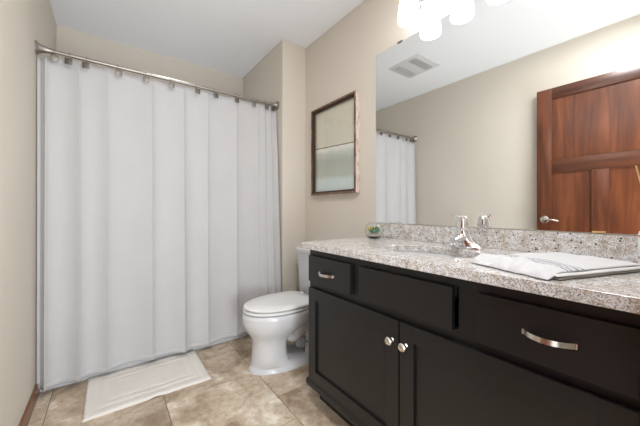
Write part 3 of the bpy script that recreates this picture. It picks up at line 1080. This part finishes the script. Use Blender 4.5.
# ------------------------------------------------------------------ bath mat
MX0, MX1, MY0, MY1 = -0.105, 0.512, 1.832, 2.268
nx, ny = 110, 80
bm = bmesh.new()
top, bot = [], []
for j in range(ny + 1):
    rt, rb = [], []
    for i in range(nx + 1):
        u, v = i / nx, j / ny
        x = MX0 + (MX1 - MX0) * u + 0.003 * noise.noise(Vector((v * 5, 3, 0))) * (abs(u - .5) * 2) ** 4
        y = MY0 + (MY1 - MY0) * v + 0.004 * noise.noise(Vector((u * 6, 7, 0))) * (abs(v - .5) * 2) ** 4
        e = min(u * (MX1 - MX0), (1 - u) * (MX1 - MX0), v * (MY1 - MY0), (1 - v) * (MY1 - MY0))
        z = 0.006 + 0.009 * min(1, e / 0.010) ** 0.5
        for c_, w_ in ((0.055, 0.010), (0.105, 0.010)):      # sunken lines of the woven border
            z -= 0.004 * math.exp(-((e - c_) / w_) ** 2)
        z += 0.0022 * noise.noise(Vector((x * 70, y * 70, 0))) + 0.004 * noise.noise(Vector((x * 6, y * 6, 3)))
        z = max(z, 0.0035)
        # one edge lifted in a small ruck
        z += 0.008 * math.exp(-((u - 0.52) / 0.05) ** 2) * max(0, 1 - v * 9)
        rt.append(bm.verts.new((x, y, z)))
        rb.append(bm.verts.new((x, y, 0.001 + 0.007 * math.exp(-((u - 0.52) / 0.05) ** 2) * max(0, 1 - v * 9))))
    top.append(rt)
    bot.append(rb)
for j in range(ny):
    for i in range(nx):
        bm.faces.new((top[j][i], top[j][i + 1], top[j + 1][i + 1], top[j + 1][i]))
        bm.faces.new((bot[j][i], bot[j + 1][i], bot[j + 1][i + 1], bot[j][i + 1]))
for i in range(nx):
    bm.faces.new((bot[0][i], bot[0][i + 1], top[0][i + 1], top[0][i]))
    bm.faces.new((top[ny][i], top[ny][i + 1], bot[ny][i + 1], bot[ny][i]))
for j in range(ny):
    bm.faces.new((bot[j + 1][0], bot[j][0], top[j][0], top[j + 1][0]))
    bm.faces.new((bot[j][nx], bot[j + 1][nx], top[j + 1][nx], top[j][nx]))
mt = obj('bath_mat', bm, M['mat'], None, ((MX0 + MX1) / 2, (MY0 + MY1) / 2, 0.0005), angle=80)
tag(mt, 'white rectangular bath mat on the tiles in front of the curtain', 'bath mat')

# ------------------------------------------------------------------ folded towel on the counter
tw = thing('hand_towel', 'white folded towel with grey stripes lying on the granite countertop', 'towel', (1.05, 0.28, CZ1))
TA = Vector((0.955, 0.462, 0))          # corner nearest the sink, front
e1 = Vector((0.946, -0.324, 0))
e2 = Vector((-0.375, -0.927, 0))
TL, TW = 0.375, 0.255


def towel_layer(z0, th, l0, l1, w0, w1, seed, puff, nu=90, nv=64, drop=False):
    bm = bmesh.new()
    lay = bm.verts.layers.float.new('along')
    T, B = [], []
    for j in range(nv + 1):
        rt, rb = [], []
        for i in range(nu + 1):
            u, v = i / nu, j / nv
            l = l0 + (l1 - l0) * u
            w = w0 + (w1 - w0) * v
            wob = 0.006 * noise.noise(Vector((v * 7, seed, 0.3))) * (1 - u) ** 3 + 0.003 * noise.noise(Vector((v * 24, seed, 0.3))) * (1 - u) ** 8
            p = TA + e1 * (l + wob) + e2 * (w + 0.004 * noise.noise(Vector((u * 6, seed, 2))) * (abs(v - .5) * 2) ** 3)
            e = min(u * (l1 - l0), (1 - u) * (l1 - l0), v * (w1 - w0), (1 - v) * (w1 - w0))
            rnd = min(1, e / (th * 0.8)) ** 0.5 if e > 0 else 0
            wr = 0.004 * noise.noise(Vector((l * 9 + seed, w * 16, 0))) + 0.003 * noise.noise(Vector((l * 30, w * 22 + seed, 0))) * math.exp(-l / 0.06)
            # soft ridges gathered across the striped end
            wr += 0.0050 * math.sin(w * 95 + 2.0 * noise.noise(Vector((l * 18, w * 8, seed)))) * math.exp(-(l / 0.05) ** 2)
            z = z0 + th * (0.5 + 0.5 * rnd) + (wr + puff * (1 - math.exp(-e / 0.05))) * min(1, e / 0.012)
            zb_ = z0 + th * 0.5 * (1 - rnd)
            z = max(z, z0 + 0.002)
            if drop:                                  # the striped end and the far side fall to the counter over the folds below
                k_ = max(0.0, 1 - (l - l0) / 0.050)
                k2 = max(0.0, 1 - (w - w0) / 0.022)
                kk = max(k_ * k_ * (3 - 2 * k_), k2 * k2)
                sink_ = (z0 - CZ1 - 0.0012) * kk
                z -= sink_
                zb_ -= sink_
                crinkle = 0.015 * abs(noise.noise(Vector((w * 55, l * 10, seed)))) + 0.014 * max(0, noise.noise(Vector((w * 22 + l * 8, l * 14, seed + 4))))
                z += crinkle * math.exp(-((l - 0.035) / 0.05) ** 2) * min(1, e / 0.006)
            a = bm.verts.new((p.x, p.y, z))
            b = bm.verts.new((p.x, p.y, min(zb_, z - 0.0008)))
            a[lay] = u
            b[lay] = 0.1
            rt.append(a)
            rb.append(b)
        T.append(rt)
        B.append(rb)
    for j in range(nv):
        for i in range(nu):
            bm.faces.new((T[j][i], T[j][i + 1], T[j + 1][i + 1], T[j + 1][i]))
            bm.faces.new((B[j][i], B[j + 1][i], B[j + 1][i + 1], B[j][i + 1]))
    for i in range(nu):
        bm.faces.new((B[0][i], B[0][i + 1], T[0][i + 1], T[0][i]))
        bm.faces.new((T[nv][i], T[nv][i + 1], B[nv][i + 1], B[nv][i]))
    for j in range(nv):
        bm.faces.new((B[j + 1][0], B[j][0], T[j][0], T[j + 1][0]))
        bm.faces.new((B[j][nu], B[j + 1][nu], T[j + 1][nu], T[j][nu]))
    return bm


obj('bottom_fold', towel_layer(CZ1 + 0.0008, 0.007, 0.030, TL, 0.008, TW - 0.002, 1.7, 0.0), M['towel_fold'], tw, angle=70)
obj('middle_fold', towel_layer(CZ1 + 0.0085, 0.007, 0.026, TL - 0.004, 0.006, TW, 5.1, 0.0), M['towel_plain'], tw, angle=70)
obj('top_fold', towel_layer(CZ1 + 0.0160, 0.006, 0.0, TL - 0.002, -0.004, TW - 0.010, 9.3, 0.007, drop=True), M['towel'], tw, angle=70)

# ------------------------------------------------------------------ glass terrarium
GX, GY, GR = 1.312, 1.222, 0.056
ter = thing('terrarium', 'small round glass terrarium of succulents on the left end of the countertop', 'terrarium', (GX, GY, CZ1))
prof = []
for k in range(25):
    a = -PI / 2 + math.asin(min(1, 0.030 / GR)) + (PI - math.asin(0.030 / GR) - math.asin(0.022 / GR)) * k / 24
    prof.append((GR * math.cos(a), GR * math.sin(a)))
zb = CZ1 + 0.0012 - prof[0][1]
obj('glass_globe', lathe(bmesh.new(), [(0.001, prof[0][1])] + prof, (GX, GY, zb), 'z', 40, close=False), M['glass'], ter)
si = [(0.001, prof[0][1] + 0.002)] + [(r * 0.94, h_ + 0.002) for r, h_ in prof[:4]]
hh = si[-1][1]
obj('soil', lathe(bmesh.new(), si + [(0.001, hh + 0.001)], (GX, GY, zb), 'z', 32), M['soil'], ter)
si2 = [(r * 0.94, h_ + 0.002) for r, h_ in prof[3:7]]
obj('gravel', lathe(bmesh.new(), [(0.001, si2[0][1] + 0.0005)] + [(r, h_ + 0.0012) for r, h_ in si2] + [(0.001, si2[-1][1] + 0.003)], (GX, GY, zb), 'z', 32), M['sand'], ter)
zs = zb + si2[-1][1] + 0.002


def rosette(cx, cy, cz, r, n, rows, mat, name):
    bm = bmesh.new()
    for q in range(rows):
        for k in range(n):
            a = 2 * PI * (k + 0.5 * (q % 2)) / n
            lean = 0.35 + 0.42 * q
            R_ = r * (1 - 0.22 * q)
            d = Vector((math.cos(a) * math.cos(lean), math.sin(a) * math.cos(lean), math.sin(lean)))
            c0 = Vector((cx, cy, cz))
            tube(bm, [c0 + d * R_ * 0.1, c0 + d * R_ * 0.5, c0 + d * R_ * 0.85 + Vector((0, 0, R_ * 0.08)), c0 + d * R_ + Vector((0, 0, R_ * 0.18))], [r * 0.12, r * 0.22, r * 0.16, r * 0.02], 7, 0.5, smooth=2)
    return obj(name, bm, mat, ter)


o = rosette(GX - 0.012, GY - 0.014, zs + 0.006, 0.040, 8, 3, M['leaf'], 'succulent'); o['label'] = 'blue green succulent'
o = rosette(GX - 0.010, GY + 0.020, zs + 0.018, 0.031, 7, 3, M['leaf3'], 'succulent'); o['label'] = 'yellow succulent'
o = rosette(GX + 0.012, GY + 0.002, zs + 0.020, 0.035, 7, 3, M['leaf2'], 'succulent'); o['label'] = 'dark green succulent'

# ------------------------------------------------------------------ reed diffuser at the end of the counter
BX, BY, BZ = 1.358, 0.1045, CZ1 + 0.0008
dif = thing('diffuser_bottle', 'white banded diffuser bottle on the counter at the right edge of the photo', 'bottle', (BX, BY, BZ))
obj('bottle', lathe(bmesh.new(), [(0.001, 0), (0.028, 0), (0.030, 0.003), (0.030, 0.098), (0.027, 0.106), (0.013, 0.114), (0.012, 0.134), (0.009, 0.134), (0.009, 0.112), (0.001, 0.110)], (BX, BY, BZ), 'z', 28), M['plastic'], dif)
M['band'] = plain('pink_brown_band', srgb(196, 160, 146), 0.6, var=0.05)
bm = bmesh.new()
for z in (0.020,):
    lathe(bm, [(0.0301, z), (0.0306, z), (0.0306, z + 0.008), (0.0301, z + 0.008)], (BX, BY, BZ), 'z', 28)
obj('label_band', lathe(bmesh.new(), [(0.0301, 0.088), (0.0306, 0.088), (0.0306, 0.096), (0.0301, 0.096)], (BX, BY, BZ), 'z', 28), M['band'], dif)
o = obj('label_band', bm, M['band'], dif)
o['label'] = 'thin pinkish bands'
rd = obj('reed_stick', tube(bmesh.new(), [(BX + 0.002, BY - 0.003, BZ + 0.1125), (1.36, 0.139, 1.192)], 0.0021, 8, smooth=0), M['reed'], None, (BX, BY, BZ + 0.1125))
tag(rd, 'tan reed stick leaning out of the banded bottle at the right edge', 'reed')
